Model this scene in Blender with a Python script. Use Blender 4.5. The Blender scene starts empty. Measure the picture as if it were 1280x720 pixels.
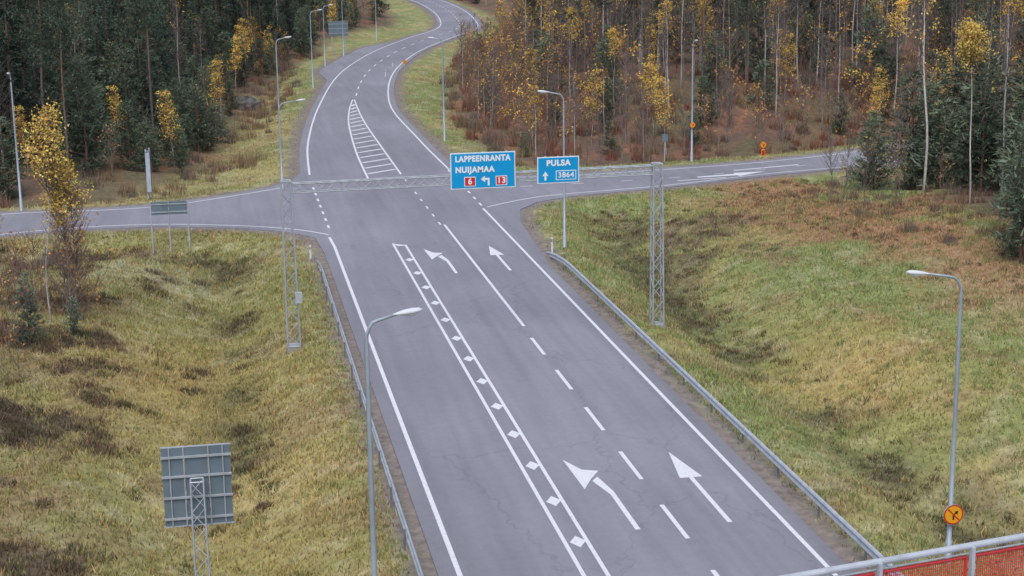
import bpy, math, random
import numpy as np
from mathutils import Vector
from mathutils.geometry import tessellate_polygon
rng=np.random.default_rng(7); random.seed(7)
sc=bpy.context.scene
# ------------------------------------------------------------------ materials
def mat(name,col=(.5,.5,.5),rough=.8,metal=0.,noise=0.,nscale=5.,spec=.3,bump=0.):
    m=bpy.data.materials.new(name); m.use_nodes=True
    nt=m.node_tree; b=nt.nodes['Principled BSDF']
    b.inputs['Roughness'].default_value=rough; b.inputs['Metallic'].default_value=metal
    b.inputs['Specular IOR Level'].default_value=spec
    b.inputs['Base Color'].default_value=(*col,1)
    if noise>0:
        tc=nt.nodes.new('ShaderNodeTexCoord'); n=nt.nodes.new('ShaderNodeTexNoise')
        n.inputs['Scale'].default_value=nscale; n.inputs['Detail'].default_value=6
        nt.links.new(tc.outputs['Object'],n.inputs['Vector'])
        r=nt.nodes.new('ShaderNodeValToRGB')
        r.color_ramp.elements[0].position=.3; r.color_ramp.elements[1].position=.7
        r.color_ramp.elements[0].color=(*[c*(1-noise) for c in col],1)
        r.color_ramp.elements[1].color=(*[min(1,c*(1+noise)) for c in col],1)
        nt.links.new(n.outputs['Fac'],r.inputs['Fac']); nt.links.new(r.outputs['Color'],b.inputs['Base Color'])
        if bump>0:
            bp=nt.nodes.new('ShaderNodeBump'); bp.inputs['Strength'].default_value=bump
            nt.links.new(n.outputs['Fac'],bp.inputs['Height']); nt.links.new(bp.outputs['Normal'],b.inputs['Normal'])
    return m
def mat_vcol(name,transl=0.,objvar=0.,rough=.9,fine=0.,fscale=4.):
    m=bpy.data.materials.new(name); m.use_nodes=True
    nt=m.node_tree; b=nt.nodes['Principled BSDF']; out=nt.nodes['Material Output']
    b.inputs['Roughness'].default_value=rough; b.inputs['Specular IOR Level'].default_value=.15
    a=nt.nodes.new('ShaderNodeAttribute'); a.attribute_name='Col'
    src=a.outputs['Color']
    if fine>0:
        tc=nt.nodes.new('ShaderNodeTexCoord')
        n=nt.nodes.new('ShaderNodeTexNoise'); n.inputs['Scale'].default_value=fscale; n.inputs['Detail'].default_value=8; n.inputs['Roughness'].default_value=.7
        nt.links.new(tc.outputs['Object'],n.inputs['Vector'])
        mr=nt.nodes.new('ShaderNodeMapRange'); mr.inputs['From Min'].default_value=.3; mr.inputs['From Max'].default_value=.7
        mr.inputs['To Min'].default_value=1-fine; mr.inputs['To Max'].default_value=1+fine
        nt.links.new(n.outputs['Fac'],mr.inputs['Value'])
        hs=nt.nodes.new('ShaderNodeVectorMath'); hs.operation='SCALE'
        nt.links.new(src,hs.inputs[0]); nt.links.new(mr.outputs['Result'],hs.inputs['Scale']); src=hs.outputs['Vector']
    if objvar>0:
        oi=nt.nodes.new('ShaderNodeObjectInfo')
        mr=nt.nodes.new('ShaderNodeMapRange'); mr.inputs['To Min'].default_value=1-objvar; mr.inputs['To Max'].default_value=1+objvar
        nt.links.new(oi.outputs['Random'],mr.inputs['Value'])
        hs=nt.nodes.new('ShaderNodeVectorMath'); hs.operation='SCALE'
        nt.links.new(src,hs.inputs[0]); nt.links.new(mr.outputs['Result'],hs.inputs['Scale']); src=hs.outputs['Vector']
    nt.links.new(src,b.inputs['Base Color'])
    return m
M_galv=mat('galvanised_steel',(.48,.52,.57),.6,.1,.15,3)
M_truss=mat('truss_steel',(.40,.43,.46),.7,.0,.15,3)
M_post=mat('weathered_steel_post',(.2,.21,.22),.7,.1,.2,3)
M_pole=mat('lamp_pole_grey',(.36,.42,.47),.5,.2,.12,2)
M_white=mat('white_plastic',(.7,.73,.76),.5)
M_lens=mat('lamp_lens',(.55,.58,.6),.2)
M_blue=mat('sign_blue',(.004,.33,.68),.45,noise=.06,nscale=1)
M_signw=mat('sign_white',(.84,.86,.88),.5)
M_red=mat('sign_red',(.62,.03,.03),.5)
M_yel=mat('sign_yellow',(.9,.42,.02),.5)
M_black=mat('sign_black',(.02,.02,.02),.5)
M_back=mat('sign_back_aluminium',(.17,.225,.265),.6,.1,.12,1.5)
M_conc=mat('concrete',(.33,.32,.3),.9,0,.2,2)
M_redmesh=mat('red_mesh',(.62,.05,.055),.5,0,.1,8)
M_rock=mat('rock',(.13,.12,.115),.9,0,.5,1.5,bump=.6)
M_wall=mat('weathered_grey_boards',(.16,.15,.145),.9,0,.3,3)
M_roof=mat('shed_roof_felt',(.09,.085,.085),.9,0,.3,2)
M_bark=mat_vcol('bark',0,.1,.9,.3,6)
M_leaf=mat_vcol('foliage',0,.25,.8)
M_blade=mat_vcol('grass_blades',0,0,.9)
M_ground=mat_vcol('ground_soil_grass',0,0,1,.38,2.2)
# ------------------------------------------------------------------ mesh builder
class MB:
    def __init__(s): s.v=[];s.f=[];s.m=[];s.mats=[]
    def mi(s,m):
        if m not in s.mats: s.mats.append(m)
        return s.mats.index(m)
    def add(s,vs,fs,m):
        o=len(s.v); s.v+= [tuple(p) for p in vs]; k=s.mi(m)
        for f in fs: s.f.append(tuple(i+o for i in f)); s.m.append(k)
    def box(s,c,d,m,rot=0.):
        x,y,z=[q/2 for q in d]; ca,sa=math.cos(rot),math.sin(rot); vs=[]
        for i in (-x,x):
            for j in (-y,y):
                for k in (-z,z): vs.append((c[0]+i*ca-j*sa,c[1]+i*sa+j*ca,c[2]+k))
        s.add(vs,[(0,1,3,2),(4,6,7,5),(0,4,5,1),(2,3,7,6),(0,2,6,4),(1,5,7,3)],m)
    def tube(s,pts,rad,m,n=8,flat=1.,cap=True):
        pts=[Vector(p) for p in pts]
        if not hasattr(rad,'__len__'): rad=[rad]*len(pts)
        vs=[];fs=[]
        for i,p in enumerate(pts):
            a=pts[min(i+1,len(pts)-1)]-pts[max(i-1,0)]; a.normalize()
            u=a.cross(Vector((0,0,1)))
            if u.length<.05: u=Vector((1,0,0))
            u.normalize(); w=u.cross(a)
            for k in range(n):
                t=2*math.pi*k/n; vs.append(p+u*math.cos(t)*rad[i]+w*math.sin(t)*rad[i]*flat)
        for i in range(len(pts)-1):
            for k in range(n): fs.append((i*n+k,i*n+(k+1)%n,(i+1)*n+(k+1)%n,(i+1)*n+k))
        if cap: fs.append(tuple(range(n))); fs.append(tuple((len(pts)-1)*n+k for k in range(n)))
        s.add(vs,fs,m)
    def obj(s,name,loc=(0,0,0),smooth=False,parent=None):
        me=bpy.data.meshes.new(name); me.from_pydata(s.v,[],s.f)
        for m in s.mats: me.materials.append(m)
        me.polygons.foreach_set('material_index',s.m)
        if smooth: me.polygons.foreach_set('use_smooth',[True]*len(s.f))
        me.update(); o=bpy.data.objects.new(name,me); o.location=loc
        sc.collection.objects.link(o)
        if parent: o.parent=parent
        return o
def np_mesh(name,V,F,C,mats,MI=None):
    me=bpy.data.meshes.new(name); nv=len(V); nf=len(F)
    me.vertices.add(nv); me.vertices.foreach_set('co',np.asarray(V,np.float32).ravel())
    me.loops.add(nf*3); me.loops.foreach_set('vertex_index',np.asarray(F,np.int32).ravel())
    me.polygons.add(nf); me.polygons.foreach_set('loop_start',np.arange(0,nf*3,3,dtype=np.int32))
    try: me.polygons.foreach_set('loop_total',np.full(nf,3,np.int32))
    except Exception: pass
    for m in mats: me.materials.append(m)
    if MI is not None: me.polygons.foreach_set('material_index',np.asarray(MI,np.int32))
    at=me.color_attributes.new('Col','FLOAT_COLOR','POINT')
    at.data.foreach_set('color',np.concatenate([C,np.ones((nv,1))],1).astype(np.float32).ravel())
    me.update(calc_edges=True); me.validate()
    return me
def link(me,name,loc=(0,0,0),parent=None,rot=0,scale=(1,1,1)):
    o=bpy.data.objects.new(name,me); o.location=loc; o.rotation_euler=(0,0,rot); o.scale=scale
    sc.collection.objects.link(o)
    if parent: o.parent=parent
    return o
# ------------------------------------------------------------------ noise
_tab=rng.random((256,256))
def vn(x,y,s,seed=0):
    x=np.asarray(x,float)/s+seed*17.3; y=np.asarray(y,float)/s+seed*31.7
    xi=np.floor(x).astype(int); yi=np.floor(y).astype(int); fx=x-xi; fy=y-yi
    fx=fx*fx*(3-2*fx); fy=fy*fy*(3-2*fy)
    g=lambda a,b:_tab[a%256,b%256]
    return (g(xi,yi)*(1-fx)+g(xi+1,yi)*fx)*(1-fy)+(g(xi,yi+1)*(1-fx)+g(xi+1,yi+1)*fx)*fy
def fbm(x,y,s,seed=0,o=4):
    r=0;a=.5;t=0
    for i in range(o): r=r+a*vn(x,y,s/2**i,seed+i*3); t+=a; a*=.5
    return r/t
def sst(a,b,x):
    t=np.clip((x-a)/(b-a),0,1); return t*t*(3-2*t)
# ------------------------------------------------------------------ road outline
def cat(P,n=8):
    P=[np.array(p,float) for p in P]; out=[]
    for i in range(len(P)-1):
        p0=P[max(i-1,0)];p1=P[i];p2=P[i+1];p3=P[min(i+2,len(P)-1)]
        for k in range(n):
            t=k/n; out.append(.5*((2*p1)+(-p0+p2)*t+(2*p0-5*p1+4*p2-p3)*t*t+(-p0+3*p1-3*p2+p3)*t**3))
    out.append(P[-1]); return np.array(out)
FC=cat([(12.35,128,5.65),(12.85,148,5.1),(14.7,179,3.9),(19.6,217,3.6),(27.3,252,3.6),(36.6,281.5,3.8),(44.6,304,3.8),(48.7,328,3.6),(52.8,372,3.6),(54.5,424,3.6),(52,480,3.6),(38,560,3.6),(0,640,3.6)],8)
tan=np.gradient(FC[:,:2],axis=0); tan/=np.linalg.norm(tan,axis=1)[:,None]; nrm=np.stack([tan[:,1],-tan[:,0]],1)
def off(o): return FC[:,:2]+nrm*(o[:,None] if hasattr(o,'__len__') else o)
lineL=off(-FC[:,2]); lineR=off(FC[:,2])
bay=2.6*sst(205,222,FC[:,1])*(1-sst(262,275,FC[:,1]))
aspL=off(-FC[:,2]-.7-bay); aspR=off(FC[:,2]+.7)
nearL=[(5.8,-150),(5.8,60),(5.75,96),(5.5,101.5),(3.6,104.2),(.5,106.2),(-4.5,108.1),(-9.7,108.3),(-14.7,107),(-30,101.5),(-60,90),(-140,55)]
backL=[(-140,66),(-60,100.5),(-30,112),(-15.7,116.4),(-10,116.3),(-4.7,117),(0,120),(3.3,122.8),(5.2,125.8)]
backR=[(19.1,127.6),(20.6,124.6),(23,123.3),(26,123),(34.8,124.1),(44.2,126),(56.8,131),(75,139),(110,158),(180,200)]
nearR=[(180,190),(110,149),(75,130.5),(53.4,121.4),(42.1,118.2),(32.6,114.8),(24.6,112.7),(22,111),(20.2,108.3),(19.3,103.5),(18.9,97),(18.35,88),(18.3,60),(18.3,-150)]
poly=np.array(nearL+backL+[tuple(p) for p in aspL[1:]]+[tuple(p) for p in aspR[::-1][:-1]]+backR+nearR)
def sdist(x,y):
    x=np.asarray(x,float).ravel(); y=np.asarray(y,float).ravel()
    D=np.full(x.shape,1e9); ins=np.zeros(x.shape,bool)
    for i in range(len(poly)):
        ax,ay=poly[i]; bx,by=poly[(i+1)%len(poly)]
        dx,dy=bx-ax,by-ay; L=dx*dx+dy*dy
        if L<1e-9: continue
        t=np.clip(((x-ax)*dx+(y-ay)*dy)/L,0,1)
        D=np.minimum(D,(x-ax-t*dx)**2+(y-ay-t*dy)**2)
        if ay!=by:
            c=((ay>y)!=(by>y))&(x<(bx-ax)*(y-ay)/(by-ay)+ax); ins^=c
    D=np.sqrt(D); return np.where(ins,-D,D)
LBy=[0,50,60,100,118,122,128,140,160,182,233,280,330,450,560,700]
LBx=[-14,-14,-13,-16,-18,-8,-5,-1.5,1,3.5,9.5,19,36,45,40,-60]
def lb(y): return np.interp(y,LBy,LBx)
RBy=[0,60,100,118,129,131,150,175,200,245,275,300,360,430,520,700]
RBx=[50,44,46,62,62,25,23.5,25,28.5,37,47,55,60,62,66,60]
def rb(y): return np.interp(y,RBy,RBx)
def sr_top(x): return np.interp(x,[20,26,44,57,75,110,180],[124.5,123,126,131,139,158,200])
def height(x,y,d=None):
    x=np.asarray(x,float);y=np.asarray(y,float);sh=x.shape
    if d is None: d=sdist(x,y).reshape(sh)
    near=1-sst(95,112,y)
    dep=.55+.8*near
    h=-.06-dep*sst(1.6,6.2,d)+dep*sst(6.4,12,d)
    n=fbm(x,y,9,2)-.5
    h=h+n*1.2*sst(2.5,9,d)+(fbm(x,y,2.5,5)-.5)*.4*sst(1.5,4,d)
    h=h+1.6*sst(8,30,d)+ .02*np.clip(d-30,0,300)
    h=h+sst(120,135,y)*(3.0*sst(9,24,d)*sst(18,26,x)+1.4*sst(10,26,d)*(1-sst(5,20,x)))*(1-sst(300,380,y))
    return h
def forestmask(x,y):
    l=sst(-2.5,2.5,lb(y)-x); r=sst(-2.5,2.5,x-rb(y))*sst(1.5,5,np.where(y>118,y-sr_top(x),20))
    r=np.where(y<=118,sst(-2.5,4,x-rb(y)),r)
    return np.clip(l+r,0,1)
def lerp(a,b,t): return a*(1-t)[...,None]+np.array(b)*t[...,None]
def gauss(x,y,cx,cy,sx,sy): return np.exp(-(((x-cx)/sx)**2+((y-cy)/sy)**2))
def gcol(x,y,d):
    x=np.asarray(x,float);y=np.asarray(y,float)
    n1=fbm(x,y,7,11);n2=fbm(x,y,2.2,13);n3=fbm(x,y,16,17);n4=fbm(x,y,.9,19,3)
    lf=1-sst(0,12,x)
    c=np.ones(x.shape+(3,))*np.array((.235,.275,.105))
    c=lerp(c,(.29,.265,.11),lf*.7)
    c=lerp(c,(.40,.345,.155),sst(.41,.64,n1*.6+n2*.4)*(.8+.2*lf))
    c=lerp(c,(.24,.18,.10),sst(.54,.67,n2)*.6)
    c=lerp(c,(.44,.42,.26),sst(.56,.7,n4)*.55)
    gp=gauss(x,y,27.5,66,4.5,9)+.7*gauss(x,y,39,97,6,8)+.9*gauss(x,y,-3,72,5,9)+.6*gauss(x,y,1,52,4,12)
    c=lerp(c,(.49,.35,.135),np.clip(gp,0,1)*.6)
    c=lerp(c,(.40,.41,.28),np.clip(gauss(x,y,-5,94,4,4),0,1)*.5)
    c=lerp(c,(.16,.125,.085),np.clip(gauss(x,y,29.5,98,5.5,9)*1.5,0,1)*sst(.42,.56,n2*.6+n4*.4)*.8)
    dt=np.exp(-((d-6.3)/1.5)**2)*(y<104)
    c=lerp(c,(.10,.10,.055),dt*sst(.38,.6,n2*.5+n3*.5)*.9)
    he=(1-sst(-8,0,x))*(y<104)
    c=lerp(c,(.28,.20,.11),he*sst(.40,.6,n3*.5+n2*.5)*.8)
    c=lerp(c,(.085,.068,.05),he*sst(.50,.60,n2*.7+n1*.3)*.85)
    rh=sst(30,38,x)*(y<118)*sst(62,80,y)
    c=lerp(c,(.35,.20,.12),rh*sst(.42,.6,n1)*.8)
    fm=forestmask(x,y)
    fc=lerp(np.ones(x.shape+(3,))*np.array((.17,.12,.09)),(.27,.145,.095),sst(.45,.6,n2)); fc=lerp(fc,(.14,.14,.075),sst(.5,.65,n1)*.6)
    c=c*(1-fm)[...,None]+fc*fm[...,None]
    sh=1-sst(.5,1.7,d+ (n4-.5)*1.4)
    c=lerp(c,(.25,.215,.19),sh)
    return c
# ------------------------------------------------------------------ ground
def axis(parts):
    a=[]
    for s,e,st in parts: a+=list(np.arange(s,e,st))
    return np.array(a+[parts[-1][1]])
gx=axis([(-2500,-500,250),(-500,-120,40),(-120,-26,4),(-26,66,.5),(66,160,4),(160,500,40),(500,2500,250)])
gy=axis([(-2500,-500,250),(-500,-60,40),(-60,24,4),(24,150,.5),(150,300,1.5),(300,480,3),(480,800,16),(800,1600,80),(1600,4000,300)])
X,Y=np.meshgrid(gx,gy); D=sdist(X,Y).reshape(X.shape)
Zg=height(X,Y,D); C=gcol(X,Y,D)
nx,ny=len(gx),len(gy); idx=np.arange(nx*ny).reshape(ny,nx)
a=idx[:-1,:-1].ravel();b=idx[:-1,1:].ravel();c_=idx[1:,1:].ravel();d_=idx[1:,:-1].ravel()
F=np.concatenate([np.stack([a,b,c_],1),np.stack([a,c_,d_],1)])
me=np_mesh('ground',np.stack([X.ravel(),Y.ravel(),Zg.ravel()],1),F,C.reshape(-1,3),[M_ground])
me.polygons.foreach_set('use_smooth',[True]*len(F)); link(me,'ground')
# ------------------------------------------------------------------ asphalt
M_asph=bpy.data.materials.new('asphalt'); M_asph.use_nodes=True
nt=M_asph.node_tree; B=nt.nodes['Principled BSDF']; B.inputs['Roughness'].default_value=.85; B.inputs['Specular IOR Level'].default_value=.25
N=nt.nodes.new; Lk=nt.links.new
tc=N('ShaderNodeTexCoord')
def noise(scale,vec=(1,1,1),det=6,rough=.6):
    mp=N('ShaderNodeMapping'); mp.inputs['Scale'].default_value=vec; Lk(tc.outputs['Object'],mp.inputs['Vector'])
    n=N('ShaderNodeTexNoise'); n.inputs['Scale'].default_value=scale; n.inputs['Detail'].default_value=det; n.inputs['Roughness'].default_value=rough
    Lk(mp.outputs['Vector'],n.inputs['Vector']); return n.outputs['Fac']
def mrange(v,a,b,c,d):
    m=N('ShaderNodeMapRange'); m.inputs['From Min'].default_value=a;m.inputs['From Max'].default_value=b;m.inputs['To Min'].default_value=c;m.inputs['To Max'].default_value=d
    Lk(v,m.inputs['Value']); return m.outputs['Result']
def mul(a,b):
    m=N('ShaderNodeMath'); m.operation='MULTIPLY'; Lk(a,m.inputs[0]); Lk(b,m.inputs[1]); return m.outputs[0]
sx=N('ShaderNodeSeparateXYZ'); Lk(tc.outputs['Object'],sx.inputs[0])
t=mrange(sx.outputs['X'],5,19,0,1); rp=N('ShaderNodeValToRGB'); Lk(t,rp.inputs['Fac']); cr=rp.color_ramp
st=[(5,.9),(6.4,.93),(7.1,1.0),(7.55,1.07),(8.0,1.0),(8.3,.94),(8.6,1.),(9.05,1.07),(9.5,1.),(10.5,.93),(11.4,1.),(11.85,1.06),(12.3,1.),(12.6,.94),(12.9,1.),(13.35,1.06),(13.8,1.),(14.3,.93),(14.7,1.),(15.15,1.07),(15.6,1.),(15.9,.94),(16.2,1.),(16.65,1.07),(17.1,1.),(18.2,.86)]
cr.elements[0].position=0; cr.elements[0].color=(.45,.45,.45,1)
cr.elements[1].position=1; cr.elements[1].color=(.43,.43,.43,1)
for p,v in st[1:]:
    e=cr.elements.new((p-5)/14); e.color=(v/2,v/2,v/2,1)
k1=mrange(rp.outputs['Color'],0,.5,0,1)
fadey=mrange(sx.outputs['Y'],95,110,1,0)
mm=N('ShaderNodeMix'); mm.data_type='FLOAT'; mm.inputs[2].default_value=1.; Lk(fadey,mm.inputs[0]); Lk(k1,mm.inputs[3])
v=mul(mm.outputs[0],mrange(noise(1.4,(1,.04,1)),.3,.7,.89,1.08))
v=mul(v,mrange(noise(.11,(1,.5,1),3),.35,.65,.89,1.09))
v=mul(v,mrange(noise(28,(1,1,1),3,.8),.3,.7,.87,1.13))
v=mul(v,mrange(noise(2.2,(1,1,1),8,.75),.3,.7,.92,1.06))
vo=N('ShaderNodeTexVoronoi'); vo.feature='DISTANCE_TO_EDGE'; vo.inputs['Scale'].default_value=.11
mpv=N('ShaderNodeMapping'); mpv.inputs['Scale'].default_value=(1.2,.55,1); Lk(tc.outputs['Object'],mpv.inputs['Vector'])
nd=N('ShaderNodeTexNoise'); nd.inputs['Scale'].default_value=.9; nd.inputs['Detail'].default_value=6; Lk(tc.outputs['Object'],nd.inputs['Vector'])
av=N('ShaderNodeVectorMath'); av.operation='MULTIPLY_ADD'; av.inputs[1].default_value=(2.2,2.2,0); Lk(nd.outputs['Color'],av.inputs[0]); Lk(mpv.outputs['Vector'],av.inputs[2]); Lk(av.outputs[0],vo.inputs['Vector'])
v=mul(v,mrange(vo.outputs['Distance'],0,.006,.84,1.))
sc_=N('ShaderNodeVectorMath'); sc_.operation='SCALE'; sc_.inputs[0].default_value=(.280,.279,.318); Lk(v,sc_.inputs['Scale']); Lk(sc_.outputs[0],B.inputs['Base Color'])
tris=tessellate_polygon([[Vector((p[0],p[1],0)) for p in poly]])
mb=MB(); mb.add([(p[0],p[1],0) for p in poly],tris,M_asph)
n=len(poly); mb.add([(p[0],p[1],0) for p in poly]+[(p[0],p[1],-.12) for p in poly],[(i,(i+1)%n,n+(i+1)%n,n+i) for i in range(n)],M_asph)
road=mb.obj('road')
# ------------------------------------------------------------------ markings
M_paint=bpy.data.materials.new('road_paint'); M_paint.use_nodes=True
nt=M_paint.node_tree; B=nt.nodes['Principled BSDF']; B.inputs['Roughness'].default_value=.7
N=nt.nodes.new; Lk=nt.links.new; tc=N('ShaderNodeTexCoord')
rp=N('ShaderNodeValToRGB'); cr=rp.color_ramp; cr.elements[0].position=.3; cr.elements[0].color=(.45,.45,.49,1); cr.elements[1].position=.5; cr.elements[1].color=(.80,.81,.84,1)
Lk(noise(9,(1,1,1),8,.8),rp.inputs['Fac']); Lk(rp.outputs['Color'],B.inputs['Base Color'])
mk=MB(); ZM=.006
def strip(P,w=.15,dash=None,gap=None,z=ZM,start=0):
    P=np.array(P,float); seg=np.linalg.norm(np.diff(P,axis=0),axis=1); s=np.concatenate([[0],np.cumsum(seg)])
    def at(q): return np.array([np.interp(q,s,P[:,0]),np.interp(q,s,P[:,1])])
    rngs=[]
    if dash is None: rngs=[(0,s[-1])]
    else:
        q=start
        while q<s[-1]: rngs.append((q,min(q+dash,s[-1]))); q+=dash+gap
    for a,b in rngs:
        qs=[a]+[q for q in s if a+1e-3<q<b-1e-3]+[b]
        pts=[at(q) for q in qs]; L=[];R=[]
        for i in range(len(pts)):
            tt=pts[min(i+1,len(pts)-1)]-pts[max(i-1,0)]; tt=tt/(np.linalg.norm(tt)+1e-9); nn=np.array([tt[1],-tt[0]])*w/2
            L.append(pts[i]-nn);R.append(pts[i]+nn)
        k=len(pts); mk.add([(p[0],p[1],z) for p in L+R],[(i,i+k,i+k+1,i+1) for i in range(k-1)],M_paint)
def pg(P,z=ZM): mk.add([(p[0],p[1],z) for p in P],[tuple(range(len(P)))],M_paint)
strip([(6.45,-140),(6.45,60),(6.5,98),(6.4,101.3)],.17)
strip(cat([(6.42,102.2),(4.3,104.7),(.8,106.9),(-4.5,108.8),(-9.7,109),(-14.7,107.7),(-30,102.3),(-60,91),(-140,56)],5),.15)
strip(cat([(-140,65),(-60,99.8),(-30,111.3),(-15.7,115.6),(-10,115.5),(-4.7,116.1),(.5,119.3),(4.1,122.1)],5),.15)
strip([(6.6,104.5),(6.6,126)],.15,1.1,1.6)
strip([(17.65,-140),(17.65,60),(17.72,109.3)],.16)
strip(cat([(18.1,109.8),(20.9,112.1),(24.2,113.7),(32.6,115.6),(42.1,119.1),(53.4,122.2),(75,131.5),(110,150)],5),.15)
strip(cat([(18,128.8),(19.3,124.9),(22,122.9),(26,122.2),(34.8,123.3),(44.2,125.2),(56.8,130.1),(75,138)],5),.15)
strip([(17.8,110.5),(17.9,128)],.15,1.1,1.6)
strip(cat([(22,118),(34,119),(44,121.8),(57,126),(75,134)],5),.12,1,3)
strip([(10.2,-140),(10.15,98.2)],.14); strip([(10.97,-140),(10.87,97.6)],.14)
pg([(10.1,98),(10.25,98),(10.9,97.5),(10.9,97.3),(10.4,97.3)],ZM+.004)
yy=47.4-3.8*40
while yy<96:
    pg([(10.585-.27,yy-.02),(10.585-.02,yy-.5),(10.585+.27,yy+.02),(10.585+.02,yy+.5)],ZM+.002); yy+=3.8
strip([(14.2,75.6),(14.2,103.8)],.16)
s0=70.1
while s0>-100: strip([(14.12,s0),(14.12,s0+3.15)],.16); s0-=5.8
def arrow_s(x,y0):
    strip([(x,y0),(x,y0+4.6)],.17); pg([(x-.42,y0+4.5),(x+.42,y0+4.5),(x-.02,y0+7.4)],ZM+.004)
def arrow_l(x,y0):
    pg([(x-.09,y0),(x+.09,y0),(x+.09,y0+3.7),(x-.12,y0+5.3),(x-.40,y0+4.9),(x-.09,y0+3.4)])
    pg([(x-.95,y0+7.4),(x-.86,y0+4.1),(x-.42,y0+5.05),(x+.06,y0+5.9),(x-.5,y0+6.15)],ZM+.004)
for q in (48,88.6): arrow_s(15.9,q); arrow_l(12.75,q)
arrow_s(15.9,7); arrow_l(12.75,7)
strip(lineL,.17); strip(lineR,.17)
m=(FC[:,1]>184)
strip(off(0)[m],.15,3,5)
isl_l=cat([(11.1,124.4),(11.5,140),(12.5,160),(13.6,173),(14.9,184)],5); isl_r=cat([(13.9,126.5),(14.0,140),(14.2,160),(14.6,173),(15.1,184)],5)
strip(isl_l,.16);strip(isl_r,.16)
q=127.5
while q<178:
    xl=np.interp(q,isl_l[:,1],isl_l[:,0])+.15; xr=np.interp(q+1.8,isl_r[:,1],isl_r[:,0])-.15
    if xr-xl>.25: strip([(xl,q),(xr,q+1.8)],.36)
    q+=3.1
strip([(13.95,103.8),(13.9,126)],.12,1,2.2)
pg([(36.2,118.6),(39.5,118.9),(39.5,118.5),(42.2,120.2),(39.5,120.1),(39.5,119.6),(36.2,119)],ZM+.004)
pg([(40,121.2),(46,122.8),(46,123.1),(40,121.5)])
pg([(34.2,117.4),(38.3,118.0),(38.3,118.2),(34.2,117.6)])
mk.obj('road_markings')
# ------------------------------------------------------------------ blades
def blades(name,P,h,w,col,lean=.5,mat_=M_blade,tipgain=1.25):
    n=len(P); a=rng.random(n)*2*np.pi; l=rng.random(n)*lean*h; b=rng.random(n)*2*np.pi
    dx=np.cos(a)*w/2;dy=np.sin(a)*w/2
    V=np.empty((n,3,3)); V[:,0]=P; V[:,0,0]-=dx;V[:,0,1]-=dy; V[:,1]=P; V[:,1,0]+=dx;V[:,1,1]+=dy
    V[:,2]=P; V[:,2,0]+=np.cos(b)*l; V[:,2,1]+=np.sin(b)*l; V[:,2,2]+=h
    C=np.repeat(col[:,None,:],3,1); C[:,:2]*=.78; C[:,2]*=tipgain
    me=np_mesh(name,V.reshape(-1,3),np.arange(n*3).reshape(-1,3),np.clip(C.reshape(-1,3),0,1),[mat_])
    return link(me,name)
def scatter(n,x0,x1,y0,y1,dmin=.8,dmax=1e9):
    x=rng.uniform(x0,x1,n);y=rng.uniform(y0,y1,n);d=sdist(x,y); k=(d>dmin)&(d<dmax)
    return x[k],y[k],d[k]
def jit(c,a=.25):
    return c*(1+rng.uniform(-a,a,(len(c),1)))*(1+rng.uniform(-a*.3,a*.3,c.shape))
xs=[];ys=[];ds=[]
for n_,r in ((120000,(-17,5.5,34,107)),(140000,(18.5,48,36,116)),(45000,(-6,12,118,230)),(25000,(18,36,128,230)),(16000,(20,60,126,136)),(9000,(-20,2,104,124))):
    x,y,d=scatter(n_,*r,dmin=.35); xs.append(x);ys.append(y);ds.append(d)
x=np.concatenate(xs);y=np.concatenate(ys);d=np.concatenate(ds)
keep=(forestmask(x,y)<.7)&(rng.random(len(x))<sst(.4,1.8,d)*.9+.12); x=x[keep];y=y[keep];d=d[keep]
z=height(x,y,d)-.03; c=jit(gcol(x,y,d+.5)*1.18,.3)
hh=rng.uniform(.08,.28,len(x))*(.5+1.*fbm(x,y,3,23)); 
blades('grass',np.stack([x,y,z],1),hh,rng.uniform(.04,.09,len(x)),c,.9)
def clumps(n,reg,dens,rad,hmax,cols,name,dmin=2.5,w=(.03,.06),lean=.8,sel=None):
    x,y,d=scatter(n,*reg,dmin=dmin)
    if sel is not None:
        k=sel(x,y,d); x=x[k];y=y[k]
    m=len(x); R=rng.uniform(.4,1,m)*rad; k=dens
    a=rng.random((m,k))*2*np.pi; r=np.sqrt(rng.random((m,k)))*R[:,None]
    px=(x[:,None]+np.cos(a)*r).ravel(); py=(y[:,None]+np.sin(a)*r).ravel()
    dd=sdist(px,py); pz=height(px,py,dd)-.03
    hs=(np.repeat(R/rad,k)*hmax*(1-.6*(r/R[:,None]).ravel()**2))*rng.uniform(.5,1.1,m*k)
    ci=rng.integers(0,len(cols),m); col=np.array(cols)[np.repeat(ci,k)]; ok=dd>.7
    return blades(name,np.stack([px,py,pz],1)[ok],hs[ok],rng.uniform(*w,ok.sum()),jit(col,.35)[ok],lean)
dk=[(.10,.08,.055),(.14,.095,.065),(.12,.12,.06),(.18,.12,.08)]
clumps(1700,(-17,3,34,104),70,.6,.5,dk,'heather_shrubs',3,sel=lambda x,y,d:(fbm(x,y,2.2,13)*.7+fbm(x,y,7,11)*.3>.49)&((x<-3)|(d>4.7)&(d<8)))
clumps(2600,(20,46,36,116),45,.45,.38,dk,'heather_shrubs',2.5,sel=lambda x,y,d:(((d>4.6)&(d<8.2)|((x>36)&(y>65)))&(fbm(x,y,2.2,13)*.5+fbm(x,y,16,17)*.5>.45))|((gauss(x,y,29.5,98,5.5,9)>.3)&(fbm(x,y,2.2,13)>.46)))
gl=[(.36,.32,.13),(.46,.37,.17),(.5,.38,.16),(.31,.3,.12)]; gr=[(.28,.33,.13),(.42,.37,.18),(.46,.37,.17),(.25,.31,.12)]
clumps(2000,(-16,4.5,34,106),40,.45,.42,gl,'tall_grass_tussocks',1.2)
clumps(2500,(19.5,46,36,116),40,.45,.42,gr,'tall_grass_tussocks',1.2)
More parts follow.
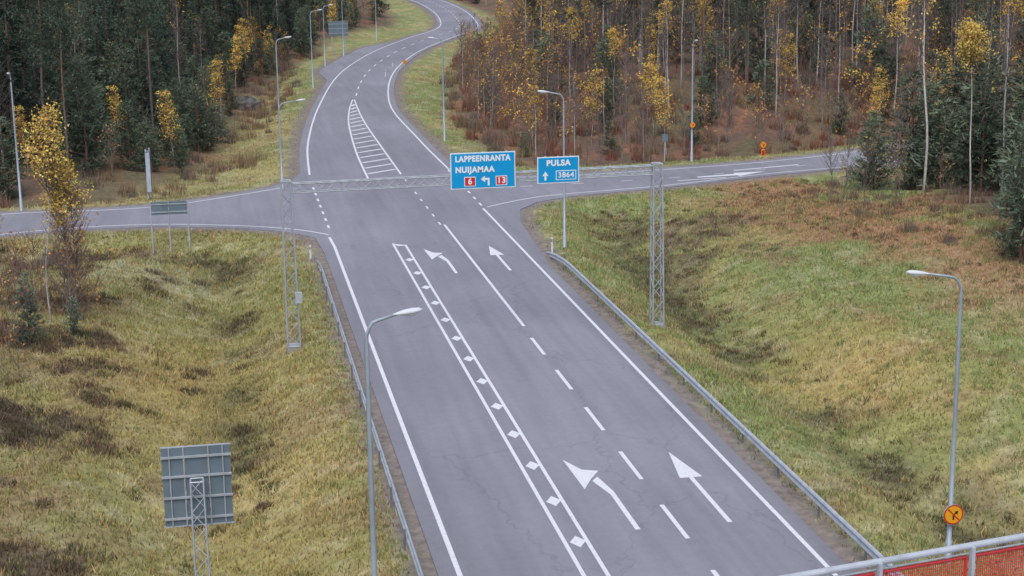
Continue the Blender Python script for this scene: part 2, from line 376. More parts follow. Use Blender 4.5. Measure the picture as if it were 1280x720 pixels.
for (xa,xb) in ((4.2,5.0),(19.05,19.8)):
    clumps(420,(xa,xb,36,92),14,.3,.4,gr+[(.3,.2,.13)],'roadside_weeds',.5,w=(.02,.05))
br=[(.21,.15,.12),(.25,.17,.13),(.27,.16,.11),(.2,.17,.14),(.3,.22,.13)]
clumps(1700,(-34,16,60,260),80,.9,1.9,br,'brush_thicket',3.2,w=(.03,.06),lean=.45,sel=lambda x,y,d:((lb(y)+5.0>x)&(lb(y)-7<x)&(y>116)&(d>3.3))|((x<-10)&(y<104)))
clumps(3600,(22,115,127,300),75,.9,2.4,br+[(.32,.13,.09),(.26,.12,.08)],'brush_thicket',4,w=(.03,.07),lean=.45,sel=lambda x,y,d:(x>rb(y)-1)&((x<rb(y)+16)|(y<sr_top(x)+30))&(y>sr_top(x)+3))
clumps(220,(36,60,70,118),90,.8,1.3,br,'brush_thicket',4,w=(.03,.05),lean=.5,sel=lambda x,y,d:(x>40))
# ------------------------------------------------------------------ trees
class TB:
    def __init__(s): s.V=[];s.F=[];s.C=[];s.M=[];s.n=0
    def raw(s,V,F,C,m):
        s.V.append(V);s.F.append(F+s.n);s.C.append(C);s.M.append(np.full(len(F),m));s.n+=len(V)
    def limb(s,P,R,col,n=5,colf=None):
        P=np.array(P,float);k=len(P);V=[];C=[]
        for i in range(k):
            a=P[min(i+1,k-1)]-P[max(i-1,0)];a=a/(np.linalg.norm(a)+1e-9)
            u=np.cross(a,[.3,.2,1] if abs(a[2])<.9 else [1,0,0]);u/=np.linalg.norm(u);w=np.cross(u,a)
            for j in range(n):
                t=2*np.pi*j/n;V.append(P[i]+(u*np.cos(t)+w*np.sin(t))*R[i]); C.append(colf(P[i][2]) if colf else col)
        F=[]
        for i in range(k-1):
            for j in range(n):
                p,q,r,t=i*n+j,i*n+(j+1)%n,(i+1)*n+(j+1)%n,(i+1)*n+j; F+=[(p,q,r),(p,r,t)]
        s.raw(np.array(V),np.array(F),np.array(C,float),0)
    def leaves(s,Cn,col,k,spread,ln,wd,up=0.,dirs=None):
        m=len(Cn); c=np.repeat(Cn,k,0)+rng.normal(0,1,(m*k,3))*spread
        dr=rng.normal(0,1,(m*k,3)); dr[:,2]+=up
        if dirs is not None: dr=dr*.8+np.repeat(dirs,k,0)*1.2
        dr/=np.linalg.norm(dr,axis=1)[:,None]+1e-9
        sd=np.cross(dr,rng.normal(0,1,(m*k,3))); sd/=np.linalg.norm(sd,axis=1)[:,None]+1e-9
        L=(ln*rng.uniform(.6,1.3,m*k))[:,None];W=(wd*rng.uniform(.6,1.3,m*k))[:,None]
        V=np.stack([c-sd*W/2,c+sd*W/2,c+dr*L],1).reshape(-1,3)
        cc=np.repeat(col,k,0)*rng.uniform(.75,1.3,(m*k,1)); cc=np.repeat(cc,3,0)
        s.raw(V,np.arange(m*k*3).reshape(-1,3),cc,1)
    def mesh(s,name): return np_mesh(name,np.concatenate(s.V),np.concatenate(s.F),np.clip(np.concatenate(s.C),0,1),[M_bark,M_leaf],np.concatenate(s.M))
def trunkpath(h,bend=.3,n=8):
    a=random.random()*6.28;b=bend*random.uniform(.3,1)
    ph=random.random()*6
    return [(math.cos(a)*b*(t/n)**1.5+.12*math.sin(ph+t*1.1)*b,math.sin(a)*b*(t/n)**1.5+.1*math.cos(ph+t)*b,h*t/n) for t in range(n+1)]
def tp(path,z):
    P=np.array(path); return np.array([np.interp(z,P[:,2],P[:,0]),np.interp(z,P[:,2],P[:,1]),z])
def conifer(h,base=.06,wid=.26,slope=.3,step=.38,col=(.035,.055,.03),lite=(.08,.11,.055),k=9,nb=6,power=.8,leaf=(.36,.10),seedgap=.12,barkc=(.2,.14,.11)):
    t=TB();pth=trunkpath(h,.2);n=len(pth)
    t.limb(pth,[max(.012,.014*h*(1-i/(n-.7))) for i in range(n)],barkc,6)
    Cn=[];Dr=[];Co=[];z=base*h
    while z<h*.99:
        rel=(z/h-base)/(1-base); L=wid*h*(1-rel)**power*min(1,.55+rel*4)+.12
        for b in range(nb):
            if random.random()<seedgap: continue
            az=random.random()*6.28; l=L*random.uniform(.65,1.15); o=tp(pth,z); dz=slope*random.uniform(.5,1.4)
            e=o+np.array([math.cos(az)*l,math.sin(az)*l,dz*l])
            if l>.5: t.limb([o,(o+e)/2+np.array([0,0,-.04*l]),e],[.012*l+.008,.01*l+.004,.004],barkc,3)
            m=max(1,int(l/.32)); shade=random.uniform(.6,1.25)
            for i in range(m):
                q=(i+1)/m; 
                if q<.25: continue
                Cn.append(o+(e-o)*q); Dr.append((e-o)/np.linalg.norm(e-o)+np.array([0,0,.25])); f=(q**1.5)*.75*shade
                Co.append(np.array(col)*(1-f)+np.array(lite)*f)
        z+=step*random.uniform(.7,1.3)
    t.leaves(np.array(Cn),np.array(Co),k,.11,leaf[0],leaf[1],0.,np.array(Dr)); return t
def tallpine(h,crown=.5,col=(.055,.085,.06),lite=(.12,.16,.11)):
    t=TB();pth=trunkpath(h,.6);n=len(pth)
    cf=lambda z:(.17,.14,.13) if z<h*.45 else (.26,.17,.12)
    t.limb(pth,[max(.02,.0085*h*(1-.8*i/n)) for i in range(n)],(0,0,0),6,cf)
    Cn=[];Dr=[];Co=[]
    for b in range(58):
        rel=random.random()**.8; z=h*(crown+(1-crown)*rel); L=h*.15*(1-rel)**.55*random.uniform(.5,1.2)+.3
        az=random.random()*6.28; o=tp(pth,z); e=o+np.array([math.cos(az)*L,math.sin(az)*L,L*random.uniform(-.1,.6)])
        t.limb([o,(o*.5+e*.5)+np.array([0,0,.1]),e],[.03,.02,.008],(.2,.13,.09),3)
        sh=random.uniform(.5,1.3)
        for q in np.linspace(.45,1,max(2,int(L/.4))):
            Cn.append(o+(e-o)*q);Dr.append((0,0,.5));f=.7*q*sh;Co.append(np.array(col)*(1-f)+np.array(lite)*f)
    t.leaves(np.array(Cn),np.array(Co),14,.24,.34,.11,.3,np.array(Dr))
    for b in range(9):
        z=h*random.uniform(.15,crown);az=random.random()*6.28;o=tp(pth,z);L=random.uniform(.4,1.2)
        t.limb([o,o+np.array([math.cos(az)*L,math.sin(az)*L,-.1])],[.015,.005],(.14,.12,.11),3)
    return t
def birch(h,leafy=.5,crown=.35,col=(.62,.36,.05),wid=.13,topc=False,bark=(.5,.48,.46),lk=7,lean=.6,r0=.007,twig=(.17,.14,.135),ls=(.16,.12),dens=6):
    t=TB();pth=trunkpath(h,lean,10);n=len(pth)
    cf=lambda z:tuple(np.array(bark)*(1 if z>h*.08 else .6)*(1 if random.random()>.25 else .6)) if z<h*.82 else tuple(np.array(bark)*.5)
    t.limb(pth,[max(.012,r0*h*(1-.85*i/n)) for i in range(n)],(0,0,0),6,cf)
    Cn=[];Co=[]
    for b in range(int(dens*h)):
        rel=random.random(); z=h*(crown+(1-crown)*rel*.97); L=h*wid*(1-rel)**.6*random.uniform(.5,1.2)+.2
        az=random.random()*6.28;o=tp(pth,z);u=random.uniform(.8,1.8)
        e=o+np.array([math.cos(az)*L,math.sin(az)*L,L*u])
        t.limb([o,(o+e)/2+np.array([math.cos(az)*L*.1,math.sin(az)*L*.1,0]),e],[.02,.012,.005],twig,3)
        for g in range(4):
            q=random.uniform(.4,1);s=o+(e-o)*q;az2=random.random()*6.28;l=random.uniform(.25,.6)
            e2=s+np.array([math.cos(az2)*l*.6,math.sin(az2)*l*.6,l*.7])
            t.limb([s,e2],[.009,.004],twig,3)
            pr=leafy*(1 if not topc else (rel**1.5)*1.6)
            if random.random()<pr: Cn.append(e2);f=random.uniform(.6,1.25);Co.append(np.array(col)*f*np.array([1,random.uniform(.85,1.1),1]))
    if Cn: t.leaves(np.array(Cn),np.array(Co),lk,.17,*ls)
    return t
random.seed(11)
G_pine=[conifer(6.5,col=(.06,.085,.06),lite=(.18,.225,.15)).mesh('pine_a'),conifer(8,wid=.22,col=(.055,.08,.06),lite=(.16,.20,.14)).mesh('pine_b'),conifer(5,wid=.3,col=(.065,.095,.065),lite=(.20,.245,.16)).mesh('pine_c')]
G_spruce=[conifer(12,.04,.17,-.15,.42,(.035,.058,.047),(.085,.12,.09),8,7,.75).mesh('spruce_a'),conifer(15,.05,.14,-.2,.45,(.033,.054,.045),(.08,.11,.085),8,7,.8).mesh('spruce_b')]
G_tall=[tallpine(17).mesh('tallpine_a'),tallpine(19,.5).mesh('tallpine_b'),tallpine(15,.38).mesh('tallpine_c')]
YL=(.92,.60,.14)
G_by=[birch(12.5,1.,.45,YL,topc=True,lk=8).mesh('birch_y_a'),birch(8,.7,.3,(.9,.58,.13),wid=.12,lk=8).mesh('birch_y_b'),birch(14,1.,.5,YL,topc=True,wid=.12,lk=8).mesh('birch_y_c')]
G_bb=[birch(12,.05,.3,bark=(.5,.46,.44)).mesh('birch_bare_a'),birch(9,.03,.2,bark=(.36,.31,.29),wid=.16).mesh('birch_bare_b'),birch(14,.05,.35,bark=(.55,.52,.5)).mesh('birch_bare_c'),birch(11,.0,.25,bark=(.3,.27,.26),wid=.1).mesh('birch_bare_d')]
tw=(.24,.18,.15)
G_al=[birch(4.5,.06,.08,(.5,.3,.12),bark=(.24,.19,.17),wid=.3,r0=.007,twig=tw).mesh('alder_a'),birch(3.5,.15,.05,(.5,.24,.1),bark=(.28,.19,.15),wid=.34,r0=.007,twig=(.28,.18,.14)).mesh('alder_b'),birch(5,.2,.1,(.75,.48,.12),bark=(.27,.22,.2),wid=.22,twig=tw).mesh('alder_c'),birch(6.5,.03,.1,bark=(.3,.26,.24),wid=.2,twig=(.22,.18,.17)).mesh('alder_d')]
def emp(name):
    e=bpy.data.objects.new(name,None); sc.collection.objects.link(e); return e
def forest(name,n,reg,sel,kinds,mind,seed):
    r=random.Random(seed); E=emp(name); grid={}; X_=[]
    for _ in range(n*5):
        if len(X_)>=n: break
        x=r.uniform(reg[0],reg[1]);y=r.uniform(reg[2],reg[3])
        if not sel(x,y) or (x-2.8)**2+(y-184)**2<20 or (1.<x<5. and 172<y<186): continue
        k=(int(x//mind),int(y//mind)); bad=False
        for i in (-1,0,1):
            for j in (-1,0,1):
                for p in grid.get((k[0]+i,k[1]+j),[]):
                    if (p[0]-x)**2+(p[1]-y)**2<mind*mind: bad=True
        if bad: continue
        grid.setdefault(k,[]).append((x,y)); X_.append((x,y))
    A=np.array(X_); dd=sdist(A[:,0],A[:,1]); H=height(A[:,0],A[:,1],dd)
    for (x,y),d,h in zip(X_,dd,H):
        if d<3.5: continue
        g,s=kinds(x,y,r); me=r.choice(g); q=s*r.uniform(.75,1.2)
        link(me,'tree',(x,y,h-.1),E,r.random()*6.28,(q,q,q*r.uniform(.9,1.1)))
    return E
def kl(x,y,r):
    e=float(lb(y))-x; v=r.random()
    if e<5:
        if v<.43: return G_pine,.8
        if v<.56: return G_by[1:2],.8
        if v<.68: return G_bb,.55
        return G_al,.9
    if v<.35: return G_pine,1.3
    if v<.6: return G_spruce,1.
    if v<.84: return G_tall,.95
    if v<.92: return G_by,.85
    return G_bb,.9
def kr(x,y,r):
    e=min(x-float(rb(y)),(y-float(sr_top(x)))-5); v=r.random()
    if e<9:
        if v<.08: return G_pine,.6
        if v<.17: return G_by[1:2],.75
        if v<.32: return G_bb,.6
        return G_al,1.05
    if e<26:
        if v<.30: return G_bb,.95
        if v<.54: return G_by,.92
        if v<.67: return G_pine,1.1
        if v<.72: return G_tall,.85
        return G_al,1.4
    if v<.22: return G_bb,1.1
    if v<.48: return G_by,1.0
    if v<.62: return G_spruce,.95
    if v<.83: return G_tall,1.0
    return G_pine,1.5
vis=lambda x,y:(-.135*y-20<x<.54*y+20)
forest('forest',1050,(-75,60,118,330),lambda x,y:vis(x,y) and x<lb(y)-.5 and not(x>-60 and y<float(np.interp(x,[-60,-30,-15,0],[106,117,121,124]))+5),kl,2.2,1)
forest('forest',800,(24,120,126,240),lambda x,y:vis(x,y) and x>rb(y)+1 and y>sr_top(x)+6 and (x<rb(y)+24 or y<sr_top(x)+32),kr,1.65,2)
forest('forest',600,(24,185,150,340),lambda x,y:vis(x,y) and x>rb(y)+3 and y>sr_top(x)+30,kr,3.,12)
forest('forest',470,(-90,270,320,620),lambda x,y:vis(x,y) and (x<lb(y)-1 or x>rb(y)+1),lambda x,y,r:(r.choice([G_tall,G_tall,G_spruce,G_by]),1.15),5.5,3)
forest('forest',120,(54,95,60,118),lambda x,y:x>rb(y)+7 and y<sr_top(x)-14,lambda x,y,r:(r.choice([G_pine,G_spruce,G_tall,G_bb]),1.05),2.8,4)
forest('forest',60,(-45,-14,60,106),lambda x,y:x<lb(y)-2,lambda x,y,r:(r.choice([G_pine,G_bb,G_al,G_al]),.9),3,5)
def gh(x,y): return float(height(np.array([x]),np.array([y]))[0])
def place(me,name,x,y,s=1,rot=0): return link(me,name,(x,y,gh(x,y)-.08),None,rot,(s,s,s))
random.seed(5)
YB=(.95,.66,.18)
place(birch(10.3,.7,.62,YB,wid=.085,lk=8,lean=.9,r0=.005,bark=(.6,.55,.52),ls=(.13,.1),dens=9).mesh('birch_n1'),'birch_tree',-9.0,80.7,1,2.6)
place(birch(7.7,.75,.5,(.95,.64,.15),wid=.14,lk=9,lean=.5,r0=.005,bark=(.5,.45,.42),ls=(.13,.1),dens=10).mesh('birch_n2'),'birch_tree',-8.0,82.0)
AN=birch(6.5,.03,.12,(.7,.45,.15),bark=(.30,.24,.22),wid=.17,twig=(.25,.18,.165),dens=12).mesh('alder_n')
place(AN,'alder_bush',-7.7,81.5); place(AN,'alder_bush',-8.4,83.5,.85,2)
place(G_al[0],'alder_bush',-8.0,80.5,1.2); place(G_al[1],'alder_bush',-7.4,81.6,1.2,1); place(G_al[0],'alder_bush',-9.6,79.4,1.0,2)
place(G_pine[1],'spruce_sapling',-9.5,76.5,.45); place(G_pine[2],'spruce_sapling',-7.6,78.5,.4)
for i,(x,y,s) in enumerate([(-10.6,72,.9),(-11.2,69,1.),(-10.3,75,.8),(-12,78,1.),(-10.9,66,.7),(-10.2,68,.8),(-9.8,65,.6),(-9.6,62,.6),(-9.3,70,.6),(-13,83,1.1),(-12.3,88,.9),(-11,84,.9)]): place(G_al[i%2],'alder_bush',x,y,s,i)
place(birch(16.5,.1,.5,YB,bark=(.66,.62,.6),wid=.08,r0=.0065,lean=1.).mesh('birch_n3'),'birch_tree',48.9,105.3)
place(birch(11.1,.9,.74,YB,wid=.085,lk=10,bark=(.66,.62,.6),r0=.006,ls=(.13,.1),dens=9).mesh('birch_n4'),'birch_tree',47.4,95.4)
place(G_bb[2],'birch_tree',51.5,99,1.,1); place(G_bb[0],'birch_tree',54.5,108,1.1,2)
for i,(x,y,s,g) in enumerate([(50.0,110,1.35,0),(48.4,113.3,1.2,2),(47.4,111.2,.9,0),(52.5,112,1.3,1),(50.6,106.5,1.3,2),(53.5,106,1.5,0),(56,111,1.6,1),(52,103,1.3,0),(50.5,108.2,1.2,0),(54.5,101,1.4,1),(57,106,1.6,1),(42.4,79,1.15,0),(44.5,82,1.4,2),(46.8,84,1.4,0),(44,76,1.3,0),(51,92,1.5,1),(52.5,97,1.4,0),(49.8,88,1.5,2),(48,90,1.1,0),(54,94,1.6,1),(-4.5,140,.95,0),(-6.2,137,.8,2),(-8,141,1.1,1),(-2.2,146,.9,0),(-10.5,138,1.,0),(-3.5,134,.75,2),(-7.5,133,.9,0),(-.5,152,.8,2),(-12,134,1.,0),(-14.,136,1.2,1)]):
    place(G_pine[g],'pine_tree',x,y,s,i)
for i,(x,y,s,g) in enumerate([(58,103,.95,0),(56.5,98,1.,1),(55.5,114,.9,0),(53.5,89.5,.9,0),(50.5,83.5,.8,0),(57.5,93,1.,1)]): place(G_spruce[g],'spruce_tree',x,y,s,i)
for i,(x,y,s) in enumerate([(42,99.8,1.0),(38.5,95,.8),(43,97,.9),(45,101,1.),(44,92,.8),(41,103,.8)]): place(G_al[(i%2)*3],'alder_bush',x,y,s,i)
bm=MB(); rr=random.Random(3); vs=[];fs=[]; nu,nv=14,8
for j in range(nv+1):
    for i in range(nu):
        a=2*math.pi*i/nu; e=math.pi*j/nv-math.pi/2; q=1+.28*(rr.random()-.5)
        vs.append((1.5*math.cos(a)*math.cos(e)*q,1.1*math.sin(a)*math.cos(e)*q,1.05*math.sin(e)*q))
for j in range(nv):
    for i in range(nu): fs.append((j*nu+i,j*nu+(i+1)%nu,(j+1)*nu+(i+1)%nu,(j+1)*nu+i))
bm.add(vs,fs,M_rock); bm.obj('boulder',(3.0,184,gh(3,184)+.5))
# ------------------------------------------------------------------ street furniture
def lamp(x,y,top,ax,ay,L,rise=.35):
    b=gh(x,y)-.1; m=MB(); H=top-b
    m.tube([(0,0,0),(0,0,.9)],[.11,.11],M_pole,10)
    pts=[(0,0,.9),(0,0,H*.5),(0,0,H-.75)];rad=[.085,.07,.055]
    for t in (.25,.5,.75,1.):
        a=t*math.pi/2; pts.append((ax*L*.35*(1-math.cos(a)),ay*L*.35*(1-math.cos(a)),H-.75+.55*math.sin(a)));rad.append(.045)
    pts.append((ax*L,ay*L,H-.2+rise*.4)); rad.append(.035)
    m.tube(pts,rad,M_pole,8)
    e=Vector((ax*L,ay*L,H-.2+rise*.4)); d=Vector((ax,ay,.12)).normalized()
    m.tube([e-d*.12,e+d*.0,e+d*.15,e+d*.36,e+d*.54,e+d*.62],[.035,.065,.11,.125,.095,.03],M_white,10,.62)
    m.tube([e+d*.13+Vector((0,0,-.05)),e+d*.33+Vector((0,0,-.08)),e+d*.5+Vector((0,0,-.045))],[.045,.095,.045],M_lens,8,.5)
    return m.obj('street_lamp',(x,y,b),True)
lamp(22.0,44.5,9.0,-1,0,1.2); lamp(3.2,38,10.25,1,.05,.8); lamp(-14.4,117.2,9.8,0,-1,.6)
lamp(4.3,122,6.7,1,0,1.4); lamp(5.1,144.9,9.9,1,0,.8); lamp(20.2,146.2,9.4,-1,0,.7); lamp(20.4,94.7,9.6,-1,0,1.0)
lamp(38.3,127.4,10,0,-1,.6); lamp(11.3,199,9.5,1,0,.9); lamp(14.9,230,8.6,1,0,.8); lamp(18.9,247.2,8.8,1,0,.8); lamp(27.6,284.2,8.8,1,0,.8)
def lattice(m,p0,p1,w0,w1,bay,r,rb_,mt):
    p0=Vector(p0);p1=Vector(p1);a=(p1-p0);L=a.length;a.normalize()
    u=Vector((0,1,0)); w=a.cross(u).normalized(); n=max(2,round(L/bay))
    def cn(i,k):
        t=i/n; s=(w0*(1-t)+w1*t)/2; su,sw=[(-1,-1),(1,-1),(1,1),(-1,1)][k%4]; return p0+a*L*t+u*su*s+w*sw*s
    for k in range(4): m.tube([cn(0,k),cn(n,k)],r,mt,6)
    for i in range(n):
        for k in range(4):
            m.tube([cn(i,k),cn(i+1,k+1)],rb_,mt,4,cap=False) if (i+k)%2==0 else m.tube([cn(i,k+1),cn(i+1,k)],rb_,mt,4,cap=False)
    for k in range(4): m.tube([cn(n,k),cn(n,k+1)],r,mt,4); m.tube([cn(0,k),cn(0,k+1)],r,mt,4)
m=MB(); GY=75.
lattice(m,(2.85,GY,-.12),(2.8,GY,7.85),.6,.44,.6,.036,.02,M_truss)
lattice(m,(20.85,GY,-.1),(20.8,GY,7.95),.55,.44,.6,.036,.02,M_truss)
lattice(m,(3.05,GY,7.5),(20.6,GY,7.66),.42,.42,.55,.036,.02,M_truss)
for x in (2.85,20.85): m.box((x,GY,-.75),(.7,.7,1.2),M_conc); m.box((x,GY,-.13),(.6,.6,.03),M_truss)
m.box((3.15,GY-.42,2.3),(.32,.2,.5),M_galv)
gan=m.obj('sign_gantry')
def text(s,x,z,size,y,mt,par,align='CENTER',bold=.012,sx=1.):
    cu=bpy.data.curves.new('t','FONT'); cu.body=s; cu.size=size; cu.align_x=align; cu.align_y='CENTER'; cu.extrude=.002; cu.offset=bold; cu.space_character=1.12
    o=bpy.data.objects.new('t',cu); sc.collection.objects.link(o)
    dg=bpy.context.evaluated_depsgraph_get(); me=bpy.data.meshes.new_from_object(o.evaluated_get(dg))
    bpy.data.objects.remove(o); me.materials.clear(); me.materials.append(mt)
    ob=bpy.data.objects.new('lettering',me); ob.location=(x,y,z); ob.rotation_euler=(math.pi/2,0,0); ob.scale=(sx,1,1); sc.collection.objects.link(ob); ob.parent=par
def panel(m,x0,x1,z0,z1,y):
    cx,cz=(x0+x1)/2,(z0+z1)/2
    m.box((cx,y,cz),(x1-x0,.05,z1-z0),M_signw); m.box((cx,y-.028,cz),(x1-x0-.09,.012,z1-z0-.09),M_blue)
    for xx in np.linspace(x0+.4,x1-.4,3): m.box((xx,y+.06,cz),(.06,.06,z1-z0+.05),M_galv)
def flat(m,P,y,mt): m.add([(p[0],y,p[1]) for p in P],[tuple(range(len(P)))],mt)
YP=GY-.42
m=MB(); panel(m,10.55,13.68,7.17,8.9,YP)
ys_=YP-.036
for x0,x1 in ((11.2,11.75),(12.72,13.27)):
    m.box(((x0+x1)/2,ys_-.001,7.52),(x1-x0,.01,.46),M_signw); m.box(((x0+x1)/2,ys_-.006,7.52),(x1-x0-.07,.01,.39),M_red)
ya=ys_-.003
flat(m,[(12.0,7.62),(12.2,7.78),(12.2,7.67),(12.42,7.67),(12.42,7.3),(12.33,7.3),(12.33,7.57),(12.2,7.57),(12.2,7.46)],ya,M_signw)
s1=m.obj('direction_sign')
text('LAPPEENRANTA',10.78,8.6,.38,ya,M_signw,s1,'LEFT',.018,.88); text('NUIJAMAA',10.78,8.08,.38,ya,M_signw,s1,'LEFT',.018,.95)
text('6',11.475,7.52,.4,ys_-.015,M_signw,s1); text('13',12.995,7.52,.4,ys_-.015,M_signw,s1)
m=MB(); panel(m,14.75,16.8,7.27,8.55,YP)
m.box((16.15,ys_-.001,7.65),(1.0,.01,.46),M_signw); m.box((16.15,ys_-.006,7.65),(.93,.01,.39),M_blue)
flat(m,[(15.09,7.42),(15.09,7.65),(14.98,7.62),(15.14,7.86),(15.3,7.62),(15.19,7.65),(15.19,7.42)],ya,M_signw)
s2=m.obj('direction_sign')
text('PULSA',15.78,8.24,.38,ya,M_signw,s2,bold=.018); text('3864',16.15,7.65,.36,ys_-.015,M_signw,s2,bold=.008)
def guardrail(x,s,y0,y1):
    m=MB(); pr=[(.0,.76),(.05,.745),(.085,.69),(.035,.61),(.035,.57),(.085,.49),(.05,.43),(.0,.415)]
    stn=[(y0,0),(y1-7,0)]+[(y1-7+7*t,-.62*t*t) for t in (.3,.6,.85,1.)]
    vs=[];fs=[];k=len(pr)
    for (yy,dz) in stn:
        for px,pz in pr: vs.append((x+s*px,yy,pz+dz-.05))
    for i in range(len(stn)-1):
        for j in range(k-1): fs.append((i*k+j,i*k+j+1,(i+1)*k+j+1,(i+1)*k+j))
    m.add(vs,fs,M_galv)
    yy=y0
    while yy<y1-2.5:
        top=.66 if yy<y1-7 else .66-.62*((yy-(y1-7))/7)**2
        m.box((x-s*.05,yy,(top-.5)/2),(.07,.05,top+.5),M_post); yy+=4.
    return m.obj('guardrail',(0,0,0))
guardrail(5.1,1,-60,94); guardrail(18.95,-1,-60,93)
def refpost(x,y):
    b=gh(x,y)-.05; m=MB(); m.box((0,0,.5),(.12,.08,1.0),M_white); m.box((0,-.01,.82),(.125,.085,.14),M_black); m.box((0,-.01,.82),(.06,.09,.1),M_signw); m.obj('reflector_post',(x,y,b))
for p in ((19.3,93.2),(4.8,94.5),(21.5,211),(24.,225)): refpost(*p)
m=MB(); b=gh(-1.2,42)
cx=-1.17
for i,x in enumerate((-1.78,-1.17,-.56)): m.box((x,42,4.75),(.6,.03,2.22),M_back)
for z in (3.85,4.45,5.05,5.6): m.box((cx,42-.05,z),(1.86,.04,.06),M_truss)
for x in (-1.88,-1.5,-.84,-.46): m.box((x,42-.035,4.75),(.03,.04,2.2),M_truss)
m.box((cx,42,5.875),(1.88,.05,.03),M_galv);m.box((cx,42,3.625),(1.88,.05,.03),M_galv)
lattice(m,(cx,41.7,b-.2),(cx,41.7,5.0),.42,.34,.42,.022,.012,M_galv)
m.box((cx,41.7,b),(.8,.8,.35),M_conc)
m.obj('road_sign')
m=MB(); x0,y0=-4.55,103.2; b=gh(x0,y0)-.2
for x in (-4.75,-3.65,-2.45): m.tube([(x,y0,b),(x,y0,2.45)],.05,M_galv,8)
m.box((-4.2,y0-.07,2.05),(1.05,.03,.85),M_back); m.box((-3.05,y0-.07,2.05),(1.1,.03,.85),M_back)
for z in (1.8,2.3): m.box((-3.6,y0-.1,z),(2.2,.03,.05),M_galv)
m.obj('road_sign')
m=MB(); b=gh(-5.5,119.6)
m.tube([(-5.62,119.6,b-.1),(-5.62,119.6,3.7)],.05,M_galv,8); m.tube([(-5.38,120.2,b-.1),(-5.38,120.2,3.7)],.05,M_galv,8); m.box((-5.5,119.9,2.0),(.34,1.1,3.0),M_back); m.box((-5.5,119.34,2.0),(.3,.02,2.9),M_galv)
m.obj('road_sign')
m=MB(); b=gh(18.3,250)
for x in (17.4,19.4): m.tube([(x,250,b-.1),(x,250,5.2)],.07,M_galv,8)
m.box((18.4,249.9,4.0),(3.0,.04,2.3),M_back)
for z in (3.3,4.0,4.7): m.box((18.4,249.86,z),(3.,.04,.06),M_galv)
m.obj('road_sign')
def disc(m,c,r,mt,dy,n=28):
    vs=[(c[0]+r*math.cos(2*math.pi*k/n),c[1]+dy,c[2]+r*math.sin(2*math.pi*k/n)) for k in range(n)]; m.add(vs,[tuple(range(n))],mt)
def round_sign(x,y,zc,r,pole=True,extra=False,arrow=True):
    m=MB(); b=gh(x,y)-.1
    if pole: m.tube([(x,y+.06,b),(x,y+.06,zc+r)],.035,M_galv,8)
    m.tube([(x,y,zc),(x,y+.03,zc)],r,M_galv,28)
    disc(m,(x,y,zc),r,M_red,-.004); disc(m,(x,y,zc),r*.86,M_yel,-.008)
    if arrow:
        q=r/.32
        flat(m,[(x-.03*q,zc-.17*q),(x+.03*q,zc-.17*q),(x+.03*q,zc-.02*q),(x+.08*q,zc+.03*q),(x+.12*q,zc-.01*q),(x+.15*q,zc+.12*q),(x+.02*q,zc+.10*q),(x+.05*q,zc+.06*q),(x-.03*q,zc-.01*q)],y-.011,M_black)
        flat(m,[(x-.2*q,zc+.17*q),(x-.17*q,zc+.2*q),(x+.2*q,zc-.17*q),(x+.17*q,zc-.2*q)],y-.014,M_red)
    if extra: m.box((x,y,zc-r-.35),(.3,.03,.55),M_yel); m.box((x,y-.018,zc-r-.35),(.22,.006,.4),M_red)
    return m.obj('traffic_sign')
round_sign(22.0,44.28,1.15,.33,False); round_sign(41.1,117.6,2.5,.26,extra=True); round_sign(24.2,212,1.8,.26); round_sign(38.3,127.2,3.,.24,False)
m=MB(); m.tube([(36.2,128.2,gh(36.2,128.2)-.1),(36.2,128.2,2.2)],.04,M_galv); m.box((36.2,128.1,1.9),(.5,.03,.6),M_back); m.obj('road_sign')
# ------------------------------------------------------------------ overpass with railing
ang=math.atan(.184); ca,sa=math.cos(ang),math.sin(ang)
def BP(s,t,z): return (9.4+s*ca+t*sa,25.1+s*sa-t*ca,z)
m=MB()
def bbox(s0,s1,t0,t1,z0,z1,mt):
    vs=[BP(s,t,z) for s in (s0,s1) for t in (t0,t1) for z in (z0,z1)]
    m.add(vs,[(0,1,3,2),(4,6,7,5),(0,4,5,1),(2,3,7,6),(0,2,6,4),(1,5,7,3)],mt)
bbox(-45,70,-.1,12,6.75,7.05,M_conc); bbox(-45,70,-.1,.35,7.053,7.2,M_conc); bbox(-45,70,1.2,11,5.9,6.747,M_conc)
bbox(-45,70,.6,11.4,7.055,7.075,M_asph)
for s in (-9,16): 
    for t in (3,9): m.tube([BP(s,t,-1),BP(s,t,5.9)],.5,M_conc,16)
ov=m.obj('overpass_bridge')
m=MB()
def rod(s0,s1,t,z,r,mt,n=8): m.tube([BP(s0,t,z),BP(s1,t,z)],r,mt,n)
rod(-45,70,0,8.17,.065,M_galv,12); rod(-45,70,.0,8.03,.018,M_galv,6)
posts=[]; q=1.85-2.0*23
while q<69: posts.append(q); q+=2.0
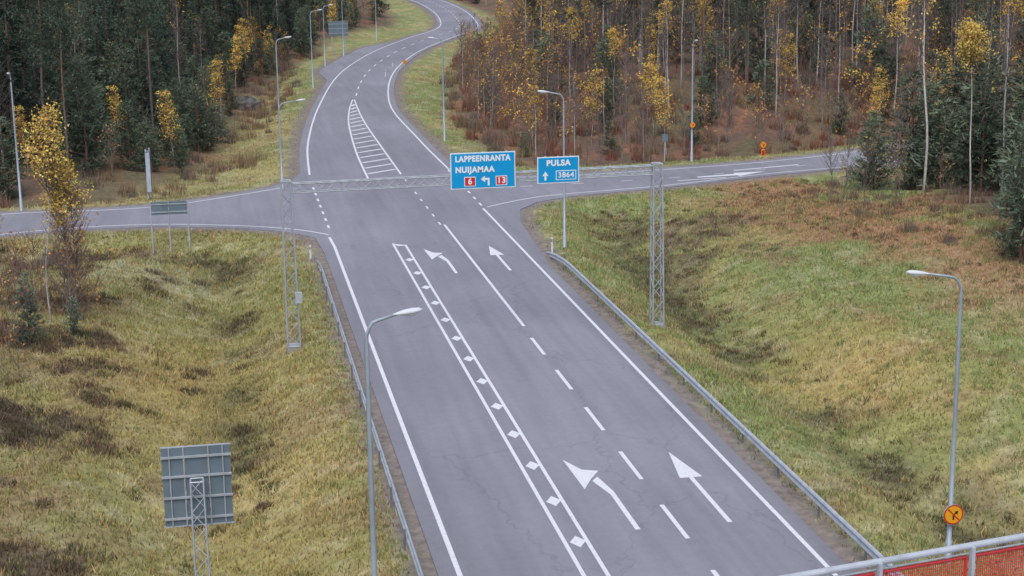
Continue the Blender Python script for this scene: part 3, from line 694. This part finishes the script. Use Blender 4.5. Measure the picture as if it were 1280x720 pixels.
for q in posts:
    m.box(BP(q,.07,7.65),(.07,.09,1.05),M_galv,ang)
    a0,a1=q+.06,q+1.94
    rod(a0,a1,-.03,7.95,.032,M_redmesh,6); rod(a0,a1,-.03,7.25,.032,M_redmesh,6)
    for e in (a0,a1): m.tube([BP(e,-.03,7.25),BP(e,-.03,7.95)],.032,M_redmesh,6)
    if -4<q<14:
        w=a0+.04
        while w<a1: m.tube([BP(w,-.03,7.25),BP(w,-.03,7.95)],.0085,M_redmesh,4,cap=False); w+=.045
        for z in np.arange(7.3,7.95,.06): rod(a0,a1,-.03,z,.006,M_redmesh,4)
    else:
        w=a0+.1
        while w<a1: m.tube([BP(w,-.03,7.25),BP(w,-.03,7.95)],.012,M_redmesh,3,cap=False); w+=.12
m.obj('bridge_railing')
# ------------------------------------------------------------------ light, sky, camera
w=bpy.data.worlds.new('World'); sc.world=w; w.use_nodes=True; nt=w.node_tree
sk=nt.nodes.new('ShaderNodeTexSky'); sk.sky_type='NISHITA'; sk.sun_disc=False
el,rot=math.radians(60),math.radians(200)
sk.sun_elevation=el; sk.sun_rotation=rot; sk.air_density=1.; sk.dust_density=3.; sk.ozone_density=1.2
bg=nt.nodes['Background']; bg.inputs['Strength'].default_value=.15; nt.links.new(sk.outputs['Color'],bg.inputs['Color'])
L=bpy.data.lights.new('sun','SUN'); L.energy=1.5; L.angle=math.radians(45); L.color=(1,.98,.96)
so=bpy.data.objects.new('sun',L); sc.collection.objects.link(so)
sd=Vector((math.sin(rot)*math.cos(el),math.cos(rot)*math.cos(el),math.sin(el)))
so.rotation_euler=sd.to_track_quat('Z','Y').to_euler(); so.location=(0,0,60)
f=2000.;th=math.atan(456.3/f);psi=math.atan(369.7*math.cos(th)/f);rho=.014
Fh=Vector((math.sin(psi),math.cos(psi),0));Rr=Vector((math.cos(psi),-math.sin(psi),0));Zz=Vector((0,0,1))
fw=Fh*math.cos(th)-Zz*math.sin(th);U0=Fh*math.sin(th)+Zz*math.cos(th)
R=Rr*math.cos(rho)-U0*math.sin(rho);U=Rr*math.sin(rho)+U0*math.cos(rho)
cam=bpy.data.cameras.new('camera'); cam.sensor_width=36; cam.lens=36*f/1280; cam.clip_end=6000; cam.clip_start=.5
co=bpy.data.objects.new('camera',cam); sc.collection.objects.link(co)
from mathutils import Matrix
co.matrix_world=Matrix(((R.x,U.x,-fw.x,0),(R.y,U.y,-fw.y,0),(R.z,U.z,-fw.z,19.5),(0,0,0,1)))
sc.camera=co
sc.view_settings.view_transform='Standard'; sc.view_settings.look='None'; sc.view_settings.exposure=0
